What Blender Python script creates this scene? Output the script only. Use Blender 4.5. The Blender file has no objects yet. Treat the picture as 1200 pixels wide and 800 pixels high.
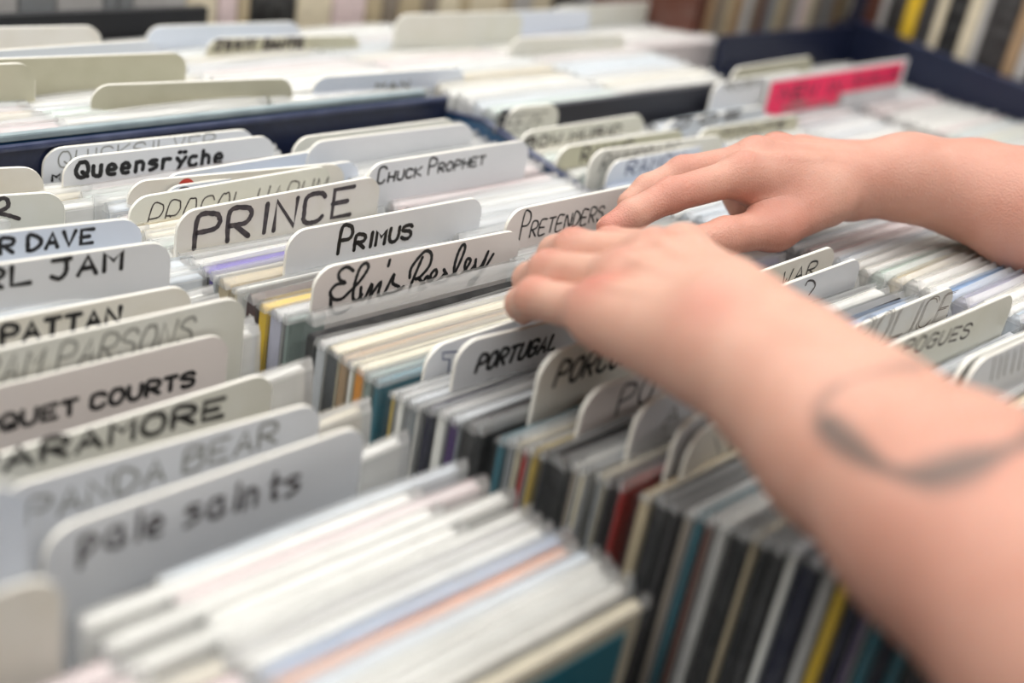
import bpy, bmesh, math, random
import numpy as np
from mathutils import Vector, Matrix

# ------------------------------------------------------------------ camera
S = bpy.context.scene
COL = S.collection
CAM_R = ((0.7011493, 0.2126066, -0.6805792), (-0.6924101, 0.430833, -0.5787497), (0.17017, 0.8770299, 0.4492892))
cam_data = bpy.data.cameras.new('camera')
cam = bpy.data.objects.new('camera', cam_data)
COL.objects.link(cam)
m = Matrix(CAM_R).to_4x4()
m.translation = Vector((0, 0, 0.27224))
cam.matrix_world = m
cam_data.sensor_width = 36.0
cam_data.lens = 1504.53 / 1200 * 36
cam_data.clip_start = 0.01
cam_data.clip_end = 60
cam_data.dof.use_dof = True
cam_data.dof.focus_distance = 0.70
cam_data.dof.aperture_fstop = 3.1
S.camera = cam

# ------------------------------------------------------------------ light
world = bpy.data.worlds.new('shop_air')
S.world = world
world.use_nodes = True
world.node_tree.nodes['Background'].inputs[0].default_value = (0.86, 0.93, 1.0, 1)
world.node_tree.nodes['Background'].inputs[1].default_value = 0.55
S.view_settings.view_transform = 'Standard'
S.view_settings.look = 'None'
S.view_settings.gamma = 1
S.view_settings.use_curve_mapping = False
S.view_settings.exposure = 0.34
CEIL = 1.75
LAMPS = [(-0.9, 0.2), (0.6, 0.2), (2.1, 0.2), (-0.9, 1.9), (0.6, 1.9), (2.1, 1.9), (-0.9, -1.5), (0.6, -1.5), (2.1, -1.5)]
def lamp_light(x, y, power):
    L = bpy.data.lights.new('ceiling_lamp_light', 'AREA')
    L.shape = 'RECTANGLE'; L.size = 1.15; L.size_y = 0.28
    L.energy = power; L.color = (1.0, 0.985, 0.96)
    o = bpy.data.objects.new('ceiling_lamp_light', L)
    o.location = (0, 0, -0.03)
    COL.objects.link(o)
    return o
LAMP_POWER = {0: 17, 1: 14, 2: 12, 3: 19, 4: 21, 5: 14, 6: 12, 7: 6, 8: 3}

# ------------------------------------------------------------------ materials
def rgb(h):
    h = h.lstrip('#')
    v = [int(h[i:i+2], 16) / 255 for i in (0, 2, 4)]
    return tuple(c / 12.92 if c <= 0.04045 else ((c + 0.055) / 1.055) ** 2.4 for c in v) + (1,)
MATS = {}
def mat(name, hexcol, rough=0.5, spec=0.5, noise=0.0, scale=40, bump=0.0, col2=None, metal=0, coat=0):
    if name in MATS: return MATS[name]
    M = bpy.data.materials.new(name); M.use_nodes = True
    nt = M.node_tree; b = nt.nodes['Principled BSDF']
    b.inputs['Base Color'].default_value = rgb(hexcol)
    b.inputs['Roughness'].default_value = rough
    b.inputs['Specular IOR Level'].default_value = spec
    b.inputs['Metallic'].default_value = metal
    b.inputs['Coat Weight'].default_value = coat
    M.diffuse_color = rgb(hexcol)
    if noise or bump:
        tc = nt.nodes.new('ShaderNodeTexCoord')
        n = nt.nodes.new('ShaderNodeTexNoise'); n.inputs['Scale'].default_value = scale; n.inputs['Detail'].default_value = 5
        nt.links.new(tc.outputs['Object'], n.inputs['Vector'])
        if noise:
            r = nt.nodes.new('ShaderNodeMapRange')
            r.inputs['From Min'].default_value = 0.42; r.inputs['From Max'].default_value = 0.75
            r.inputs['To Max'].default_value = noise
            nt.links.new(n.outputs['Fac'], r.inputs['Value'])
            mx = nt.nodes.new('ShaderNodeMixRGB')
            mx.inputs[1].default_value = rgb(hexcol)
            mx.inputs[2].default_value = rgb(col2 or '#5a5248')
            nt.links.new(r.outputs[0], mx.inputs[0])
            nt.links.new(mx.outputs[0], b.inputs['Base Color'])
        if bump:
            bp = nt.nodes.new('ShaderNodeBump'); bp.inputs['Strength'].default_value = bump; bp.inputs['Distance'].default_value = 0.001
            nt.links.new(n.outputs['Fac'], bp.inputs['Height'])
            nt.links.new(bp.outputs[0], b.inputs['Normal'])
    MATS[name] = M
    return M
def plastic_film(name, opacity, tint, rough, scale=120, strength=0.5, edge=0.3):
    M = bpy.data.materials.new(name); M.use_nodes = True
    nt = M.node_tree; b = nt.nodes['Principled BSDF']; out = nt.nodes['Material Output']
    b.inputs['Base Color'].default_value = rgb(tint)
    b.inputs['Roughness'].default_value = rough
    b.inputs['Specular IOR Level'].default_value = 0.9
    tr = nt.nodes.new('ShaderNodeBsdfTransparent'); tr.inputs[0].default_value = (0.97, 0.98, 0.98, 1)
    mx = nt.nodes.new('ShaderNodeMixShader')
    lw = nt.nodes.new('ShaderNodeLayerWeight'); lw.inputs['Blend'].default_value = 0.35
    mr = nt.nodes.new('ShaderNodeMapRange'); mr.inputs['To Min'].default_value = opacity; mr.inputs['To Max'].default_value = min(1, opacity + edge)
    nt.links.new(lw.outputs['Facing'], mr.inputs['Value'])
    nt.links.new(mr.outputs[0], mx.inputs[0])
    nt.links.new(tr.outputs[0], mx.inputs[1]); nt.links.new(b.outputs[0], mx.inputs[2])
    nt.links.new(mx.outputs[0], out.inputs['Surface'])
    tc = nt.nodes.new('ShaderNodeTexCoord')
    n = nt.nodes.new('ShaderNodeTexNoise'); n.inputs['Scale'].default_value = scale; n.inputs['Detail'].default_value = 3
    mp = nt.nodes.new('ShaderNodeMapping'); mp.inputs['Scale'].default_value = (0.16, 1, 1)
    nt.links.new(tc.outputs['Object'], mp.inputs['Vector']); nt.links.new(mp.outputs[0], n.inputs['Vector'])
    bp = nt.nodes.new('ShaderNodeBump'); bp.inputs['Strength'].default_value = strength; bp.inputs['Distance'].default_value = 0.002
    nt.links.new(n.outputs['Fac'], bp.inputs['Height']); nt.links.new(bp.outputs[0], b.inputs['Normal'])
    MATS[name] = M
    return M
FILM = plastic_film('clear_film', 0.025, '#eef0f2', 0.1, edge=0.04)
FILM_MILKY = plastic_film('milky_film', 0.28, '#f0f0ef', 0.18, edge=0.35)
FLAP = plastic_film('creased_film', 0.22, '#f2f3f3', 0.13, edge=0.35)
FLAP_MILKY = plastic_film('creased_milky_film', 0.4, '#f4f4f3', 0.07, edge=0.4, strength=0.9)
CARD = {
 'cool': mat('card_cool', '#d3d5d8', 0.38, 0.5, 0.12, 60, 0.0, '#b8bcc4'),
 'blue': mat('card_blue', '#cdd4df', 0.38, 0.5, 0.15, 60, 0.0, '#bcc6d6'),
 'warm': mat('card_warm', '#d3cfc6', 0.42, 0.5, 0.3, 50, 0.0, '#bdb39c'),
 'cream': mat('card_cream', '#d0d0c8', 0.42, 0.5, 0.3, 40, 0.0, '#c2c0ac'),
 'olive': mat('card_olive', '#b8b5a0', 0.5, 0.4, 0.4, 50, 0.0, '#a4a088'),
 'pinkish': mat('card_pinkish', '#d4ccc8', 0.4, 0.5, 0.15, 60, 0.0, '#c8beb8'),
}
EDGE = mat('card_edge', '#e6e3da', 0.5, 0.5)
INK = {'black': mat('ink_black', '#131215', 0.45), 'ink': mat('ink_faded', '#332d30', 0.5, 0.5, 0.5, 300, 0, '#6a605c'),
 'grey': mat('ink_grey', '#7d7d78', 0.55, 0.5, 0.4, 300, 0, '#a4a49c'), 'maroon': mat('ink_maroon', '#4e2438', 0.5),
 'brown': mat('ink_brown', '#5b4333', 0.5), 'blue': mat('ink_blue', '#4a5478', 0.5), 'maroonD': mat('ink_plum', '#50152c', 0.5)}
HUES = {'smoke': '#b9bcc0', 'beige_print': '#a89f95', 'violet': '#5b45a8', 'beige': '#b8a88a', 'maroon': '#3a1a1a', 'yellow': '#d8b32c',
 'lilac': '#b4b4c4', 'sage': '#7f8d88', 'black': '#121214', 'slate': '#4b4f52', 'tan': '#a08566', 'white': '#e6e4de', 'orange': '#d0882c',
 'teal': '#2a6472', 'cream': '#d8cdb4', 'olive': '#b39c50', 'grey': '#85888a', 'navy': '#14142e', 'purple': '#41275e', 'charcoal': '#2c2a2b',
 'red': '#9c2520', 'yellow_pale': '#bfa453', 'taupe': '#857a6e', 'brown': '#5a3328', 'silver': '#b4b2b0', 'blue': '#8aa4c6', 'salmon': '#d09a80',
 'rose': '#d8c4c4', 'mint': '#c6d4cc', 'ice': '#c8d2dc', 'green': '#3f7a58'}
def hue(n): return mat('case_' + n, HUES[n], 0.38, 0.5, 0.25, 90, 0.0, '#808080' if n in ('black', 'navy', 'charcoal', 'maroon') else '#77706a')
NAVY = mat('navy_laminate', '#141b33', 0.42, 0.5, 0.3, 200, 0.05, '#26304e')
NAVYTOP = mat('navy_edging', '#2b3350', 0.3, 0.6, 0.5, 60, 0.0, '#5a6078')
TEALP = mat('teal_lining', '#1d4a6e', 0.35, 0.6)

# ------------------------------------------------------------------ helpers
def link(name, me, parent=None, mat_=None):
    o = bpy.data.objects.new(name, me)
    COL.objects.link(o)
    if mat_ is not None and len(me.materials) == 0: me.materials.append(mat_)
    if parent is not None: o.parent = parent
    return o
def tag(o, label=None, cat=None, group=None, kind=None):
    if label: o['label'] = label
    if cat: o['category'] = cat
    if group: o['group'] = group
    if kind: o['kind'] = kind
    return o
def empty(name, loc=(0, 0, 0), rz=0):
    o = bpy.data.objects.new(name, None); o.location = loc; o.rotation_euler = (0, 0, rz)
    o.empty_display_size = 0.02
    COL.objects.link(o); return o
def box_mesh(name, x0, x1, y0, y1, z0, z1, bev=0.0):
    bm = bmesh.new(); bmesh.ops.create_cube(bm, size=1)
    for v in bm.verts:
        v.co = Vector((x0 if v.co.x < 0 else x1, y0 if v.co.y < 0 else y1, z0 if v.co.z < 0 else z1))
    if bev: bmesh.ops.bevel(bm, geom=bm.edges[:], offset=bev, segments=2, affect='EDGES')
    me = bpy.data.meshes.new(name); bm.to_mesh(me); bm.free(); return me
def box(name, x0, x1, y0, y1, z0, z1, m_, parent=None, bev=0.0):
    return link(name, box_mesh(name, x0, x1, y0, y1, z0, z1, bev), parent, m_)
def prism(name, poly, axis, a0, a1, m_, parent=None):
    """poly of (u, w) extruded along axis 'x' (u=y, w=z) or 'z'."""
    vs = []
    for a in (a0, a1):
        for u, w in poly:
            vs.append((a, u, w) if axis == 'x' else (u, w, a))
    n = len(poly)
    fs = [tuple(range(n)), tuple(range(2 * n - 1, n - 1, -1))]
    for i in range(n): fs.append((i, i + n, (i + 1) % n + n, (i + 1) % n))
    me = bpy.data.meshes.new(name); me.from_pydata(vs, [], fs)
    bm = bmesh.new(); bm.from_mesh(me); bmesh.ops.recalc_face_normals(bm, faces=bm.faces); bm.to_mesh(me); bm.free()
    return link(name, me, parent, m_)
ORD = ['first', 'second', 'third', 'fourth', 'fifth', 'sixth', 'seventh', 'eighth', 'ninth', 'tenth', 'eleventh', 'twelfth', 'thirteenth',
 'fourteenth', 'fifteenth', 'sixteenth', 'seventeenth', 'eighteenth', 'nineteenth', 'twentieth', 'twenty-first', 'twenty-second', 'twenty-third',
 'twenty-fourth', 'twenty-fifth', 'twenty-sixth', 'twenty-seventh', 'twenty-eighth', 'twenty-ninth', 'thirtieth']
for tens, w in (('thirt', 'thirty'), ('fort', 'forty'), ('fift', 'fifty')):
    if tens != 'thirt': ORD.append(w[:-1] + 'ieth')
    ORD += [w + '-' + q for q in ORD[:9]]
rnd = random.Random(7)

# ------------------------------------------------------------------ bin geometry
def pw(y, pts):
    return float(np.interp(y, [p[0] for p in pts], [p[1] for p in pts]))
B_TOP = [(0.0, 0.036), (0.36, -0.0235), (1.2, -0.0235)]
C_TOP = [(0.0, 0.040), (0.5, -0.0235), (1.2, -0.0235)]
D_TOP = [(0.0, 0.046), (0.5, -0.0235), (1.2, -0.0235)]
FLAT = [(0, -0.0235), (0.322, -0.0235), (0.332, -0.0350), (0.505, -0.0350), (0.515, -0.0235), (1.2, -0.0235)]
E_TOP = [(0.0, 0.0), (0.55, -0.040), (1.2, -0.040)]
CASE_H = 0.125
def floor_of(pts): return [(y, z - CASE_H - 0.001) for y, z in pts]
ROOM_Z = -0.95

# ---- room shell
tag(box('floor', -3.2, 4.6, -3.4, 4.2, ROOM_Z - 0.05, ROOM_Z, mat('shop_floor', '#4c4744', 0.6, 0.4, 0.4, 6, 0.1, '#2d2a29')), kind='structure')
tag(box('ceiling', -3.2, 4.6, -3.4, 4.2, CEIL + 0.02, CEIL + 0.08, mat('ceiling_white', '#dedcd6', 0.9, 0.1, 0.1, 8)), kind='structure')
WALLM = mat('wall_paint', '#c9c5bd', 0.85, 0.2, 0.15, 5)
tag(box('wall_back', -3.2, 4.6, 4.2, 4.3, ROOM_Z, CEIL + 0.02, WALLM), kind='structure')
tag(box('wall_right', 4.6, 4.7, -3.4, 4.2, ROOM_Z, CEIL + 0.02, WALLM), kind='structure')
tag(box('wall_left', -3.3, -3.2, -3.4, 4.2, ROOM_Z, CEIL + 0.02, WALLM), kind='structure')
tag(box('wall_front', -3.2, 4.6, -3.5, -3.4, ROOM_Z, CEIL + 0.02, WALLM), kind='structure')
LM = bpy.data.materials.new('lamp_diffuser'); LM.use_nodes = True
LM.node_tree.nodes['Principled BSDF'].inputs['Emission Color'].default_value = (1, 0.98, 0.95, 1)
LM.node_tree.nodes['Principled BSDF'].inputs['Emission Strength'].default_value = 2.0
for i, (x, y) in enumerate(LAMPS):
    t = empty('ceiling_lamp', (x, y, CEIL))
    rows = ['front', 'middle', 'rear'][{0.2: 1, 1.9: 2, -1.5: 0}[y]]
    cols = {-0.9: 'left', 0.6: 'centre', 2.1: 'right'}[x]
    tag(t, f'long white ceiling lamp overhead, {rows} row, {cols}', 'lamp', 'ceiling lamps')
    box('lamp_housing', -0.61, 0.61, -0.17, 0.17, -0.015, 0.02, mat('lamp_body', '#e8e8e8', 0.5), t)
    box('diffuser', -0.58, 0.58, -0.14, 0.14, -0.025, -0.015, LM, t)
    l = lamp_light(x, y, LAMP_POWER[i]); l.parent = t

# ---- bins
def slope_floor(parent, x0, x1, y0, y1, pts):
    ys = sorted(set([y0, y1] + [p[0] for p in pts if y0 < p[0] < y1]))
    poly = [(y, pw(y, pts)) for y in ys] + [(y, pw(y, pts) - 0.006) for y in reversed(ys)]
    prism('bin_floor', poly, 'x', x0, x1, NAVY, parent)

u1 = empty('record_bin', (0.33, 0.1, ROOM_Z))
tag(u1, 'navy laminate browsing bin holding the three nearest columns of cases', 'display bin')
u1.location = (0, 0, 0)
R_TOP = [(0.6, -0.004), (0.70, -0.0065), (0.90, -0.034), (1.2, -0.034)]
FR = floor_of(R_TOP)
FA, FB, FC, FE, FD = floor_of(FLAT), floor_of(B_TOP), floor_of(C_TOP), floor_of(E_TOP), floor_of(D_TOP)
slope_floor(u1, -0.005, 0.3555, 0.1, 0.655, FA)
slope_floor(u1, 0.3555, 0.5035, 0.02, 0.655, FB)
slope_floor(u1, 0.5035, 0.655, 0.02, 0.655, FC)
box('back_panel', -0.30, 0.654, 0.6622, 0.6655, -0.165, -0.008, NAVY, u1)
box('back_rail', -0.30, 0.654, 0.6612, 0.6665, -0.008, -0.005, NAVYTOP, u1, 0.0006)
prism('side_panel', [(0.70, -0.30), (0.02, -0.30), (0.02, -0.045), (0.52, -0.0265), (0.625, -0.0115), (0.70, -0.024)], 'x', 0.6555, 0.6605, TEALP, u1)
prism('side_rail', [(0.02, -0.045), (0.52, -0.0265), (0.625, -0.0115), (0.70, -0.024), (0.70, -0.022), (0.625, -0.0095), (0.52, -0.0245), (0.02, -0.043)], 'x', 0.6545, 0.6615, NAVYTOP, u1)
prism('front_panel', [(-0.005, 0.02), (0.655, 0.02), (0.655, 0.014), (-0.005, 0.014)], 'z', -0.30, -0.10, NAVY, u1)
box('cabinet_base', -0.30, 0.655, 0.04, 0.66, ROOM_Z, -0.30, NAVY, u1)
box('plinth', -0.005, 0.3555, 0.1, 0.655, -0.30, -0.169, NAVY, u1)
box('plinth', 0.3565, 0.655, 0.03, 0.655, -0.30, -0.16, NAVY, u1)

u2 = empty('record_bin'); tag(u2, 'navy bin behind the far hand with a tall dark side wall', 'display bin')
slope_floor(u2, 0.662, 0.975, 0.02, 0.61, FD)
slope_floor(u2, 0.975, 1.322, 0.02, 0.71, FE)
box('back_panel', 0.664, 0.955, 0.6105, 0.6165, -0.165, 0.0, mat('charcoal_panel', '#25262f', 0.5), u2)
box('back_panel', 1.07, 1.325, 0.715, 0.721, -0.30, 0.003, NAVY, u2)
box('side_panel', 0.953, 0.957, 0.6165, 0.64, -0.165, -0.04, NAVY, u2)
prism('side_panel', [(0.721, -0.30), (0.02, -0.30), (0.02, -0.022), (0.51, -0.003), (0.721, 0.0055)], 'x', 1.325, 1.331, NAVY, u2)
prism('side_rail', [(0.02, -0.022), (0.51, -0.003), (0.721, 0.0055), (0.721, 0.0075), (0.51, -0.001), (0.02, -0.02)], 'x', 1.3245, 1.3315, NAVYTOP, u2)
box('cabinet_base', 0.664, 1.325, 0.03, 0.61, ROOM_Z, -0.17, NAVY, u2)

u3 = empty('record_bin'); tag(u3, 'navy bin behind the QUICKSILVER and QUEENSRYCHE dividers', 'display bin')
slope_floor(u3, -0.30, 0.662, 0.676, 0.92, FR)
box('front_panel', -0.30, 0.64, 0.672, 0.676, -0.165, -0.006, TEALP, u3)
box('front_rail', -0.30, 0.64, 0.671, 0.677, -0.006, -0.002, mat('pale_rail', '#9aa8ac', 0.3, 0.6, 0.5, 40, 0, '#5a6a74'), u3, 0.0006)
slope_floor(u3, 0.664, 1.088, 0.62, 0.92, FR)
box('back_panel', -0.30, 0.615, 0.922, 0.93, -0.165, -0.010, mat('black_panel', '#08090f', 0.6), u3)
box('cabinet_base', -0.30, 1.06, 0.69, 0.915, ROOM_Z, -0.166, NAVY, u3)
u4 = empty('record_bin'); tag(u4, 'dark bin along the far edge of the view', 'display bin')
box('bin_floor', -0.30, 1.08, 0.95, 1.34, -0.13, -0.12, NAVY, u4)
box('cabinet_base', -0.30, 1.08, 0.95, 1.34, ROOM_Z, -0.131, NAVY, u4)
u5 = empty('display_shelf'); tag(u5, 'raised navy shelf beyond the right side wall holding standing box sets', 'shelf')
box('shelf_board', 1.335, 1.50, 0.25, 0.75, -0.012, -0.002, NAVY, u5)
box('cabinet_base', 1.335, 1.50, 0.25, 0.75, ROOM_Z, -0.013, NAVY, u5)
u6 = empty('display_shelf'); tag(u6, 'raised navy shelf behind the dark back wall at upper right', 'shelf')
box('shelf_board', 1.09, 1.50, 0.765, 0.93, -0.03, -0.02, NAVY, u6)
box('cabinet_base', 1.09, 1.50, 0.765, 0.93, ROOM_Z, -0.031, NAVY, u6)

# ------------------------------------------------------------------ lettering
G = {'A': '002640|1232', 'B': '000636453403|0334423000', 'C': '45361605020110304 1'.replace(' ', ''), 'D': '00062644422000', 'E': '46060040|0333',
 'F': '460600|0333', 'G': '453616050201103042|4323', 'H': '0006|4046|0343', 'I': '2026', 'J': '0646|3632201001', 'K': '0006|460340', 'L': '060040',
 'M': '0006234640', 'N': '00064046', 'O': '261604021030424436262', 'P': '00063645443303', 'Q': '26160402103042443626|2240', 'R': '00063645443303|1340',
 'S': '4536160504334241301001', 'T': '0646|2620', 'U': '060210304246', 'V': '062046', 'W': '0610233046', 'Y': '062346|2320', 'Z': '06460040',
 'a': '34140301103041|3430', 'c': '34140301103031', 'e': '023233241403011030', 'h': '0600|0314243330', 'i': '2024|2526', 'l': '2620',
 'n': '0004|0314243330', 'p': '040y|0314243332211001', 'r': '0400|031434', 's': '34140332311000', 't': '26213031|1444', 'u': '0401103034|3430', 'y': '0422|44211z|1w1w|3w3w'}
CURVED = set('BCDGJOPQRSUacehnprstuy')
def glyph(ch, sc):
    if ch == 'w': pass
    if ch == 'O': st = ['2616040210304244362626'[:-2]]
    else:
        key = ch
        if sc and ch.islower(): key = ch.upper()
        st = G[key].split('|')
    out = []
    for s in st:
        pts = []
        for i in range(0, len(s) - 1, 2):
            y = {'y': -2.2, 'z': -1.5, 'w': 6.4}.get(s[i+1])
            pts.append((int(s[i]) / 4.0, (int(s[i+1]) if y is None else y) / 6.0))
        out.append(pts)
    if sc and ch.islower(): out = [[(a, b * 0.56) for a, b in p] for p in out]
    return out
def smooth_line(p, closed=False, n=5):
    if len(p) < 3: return p
    P = [Vector(q) for q in p]; P = [P[0]] + P + [P[-1]]; out = []
    for i in range(1, len(P) - 2):
        for k in range(n):
            t = k / n
            a, b, c, d = P[i-1], P[i], P[i+1], P[i+2]
            out.append(0.5 * ((2*b) + (c-a)*t + (2*a-5*b+4*c-d)*t*t + (3*b-a-3*c+d)*t**3))
    out.append(P[-2])
    return [tuple(q) for q in out]
def stroke(vs, fs, pts, pen, d):
    """flat ribbon with round ends; pts = (u, z) in the card's plane"""
    P = [Vector(p) for p in pts]
    q = [P[0]]
    for p in P[1:]:
        if (p - q[-1]).length > pen * 0.25: q.append(p)
    if len(q) == 1: q.append(q[0] + Vector((pen * 0.4, 0)))
    P = q; n = len(P); base = len(vs)
    for i in range(n):
        t = (P[min(i+1, n-1)] - P[max(i-1, 0)]).normalized(); nn = Vector((-t.y, t.x)) * pen / 2 * (1 + 0.12 * math.sin(i * 1.7 + len(vs)))
        vs.append((P[i].x + nn.x, d, P[i].y + nn.y)); vs.append((P[i].x - nn.x, d, P[i].y - nn.y))
    for i in range(n - 1): fs.append((base + 2*i, base + 2*i+2, base + 2*i+3, base + 2*i+1))
    for c in (P[0], P[-1]):
        b = len(vs)
        for k in range(8):
            a = k * math.pi / 4; vs.append((c.x + math.cos(a) * pen / 2, d, c.y + math.sin(a) * pen / 2))
        fs.append(tuple(range(b, b + 8)))
def add_text(vs, fs, entry, d0):
    s, u0, v0, u1, v1, h, pen, col, style = entry
    sc = 's' in style; slant = 0.25 if 'i' in style else 0.05
    adv = [1.0 if c.isupper() else (0.5 if c == ' ' else 0.86) for c in s]
    for i, c in enumerate(s):
        if c in 'Iil': adv[i] = 0.5
    tot = sum(adv) - 0.2 * adv[-1]; k = (u1 - u0) / tot; x = 0; j = 0
    for c, a in zip(s, adv):
        if c != ' ':
            gw = 0.69 * a if c not in 'Iil' else 0.7
            for st in glyph(c, sc):
                st = [(p[0] + rnd.uniform(-.03, .03), p[1] + rnd.uniform(-.02, .02)) for p in st]
                if c in CURVED or (sc and c.upper() in CURVED): st = smooth_line(st)
                pts = []
                for px, py in st:
                    uu = u0 + k * (x + (px * gw if c not in 'Iil' else px * 0.36)) + slant * py * h
                    f = (uu - u0) / (u1 - u0) if abs(u1 - u0) > 1e-6 else 0
                    pts.append((uu, -(v0 + (v1 - v0) * f) + py * h))
                j += 1
                if 'o' in style:
                    for off in (-1, 1): stroke(vs, fs, [(p[0] + off * 0.0011, p[1] + off * 0.0004) for p in pts], pen, d0 - j * 2e-6)
                else: stroke(vs, fs, pts, pen, d0 - j * 2e-6)
        x += a
def rounded_card(name, w, h, r=0.016, t=0.002, slope=0.0):
    """origin at bottom centre-left; x 0..w, z 0..h, top corners rounded"""
    n = 8; prof = [(0, 0), (w, 0)]
    for k in range(n + 1):
        a = k * math.pi / 2 / n; prof.append((w - r + r * math.cos(a), h - r + r * math.sin(a)))
    for k in range(n + 1):
        a = math.pi / 2 + k * math.pi / 2 / n; prof.append((r + r * math.cos(a), h - r + r * math.sin(a)))
    N = len(prof); e = t * 0.22
    inset = [(min(max(x, e), w - e), min(z, h - e)) for x, z in prof]
    vs = [(x, 0, z) for x, z in inset] + [(x, e, z) for x, z in prof] + [(x, t - e, z) for x, z in prof] + [(x, t, z) for x, z in inset]
    fs = [tuple(range(N - 1, -1, -1)), tuple(range(3 * N, 4 * N))]; mi = [0, 0]
    for r_ in range(3):
        for i in range(N):
            j = (i + 1) % N; fs.append((r_*N + i, r_*N + j, (r_+1)*N + j, (r_+1)*N + i)); mi.append(1)
    me = bpy.data.meshes.new(name); me.from_pydata(vs, [], fs)
    bm = bmesh.new(); bm.from_mesh(me); bmesh.ops.recalc_face_normals(bm, faces=bm.faces); bm.to_mesh(me); bm.free()
    me.polygons.foreach_set('material_index', mi)
    return me

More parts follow.
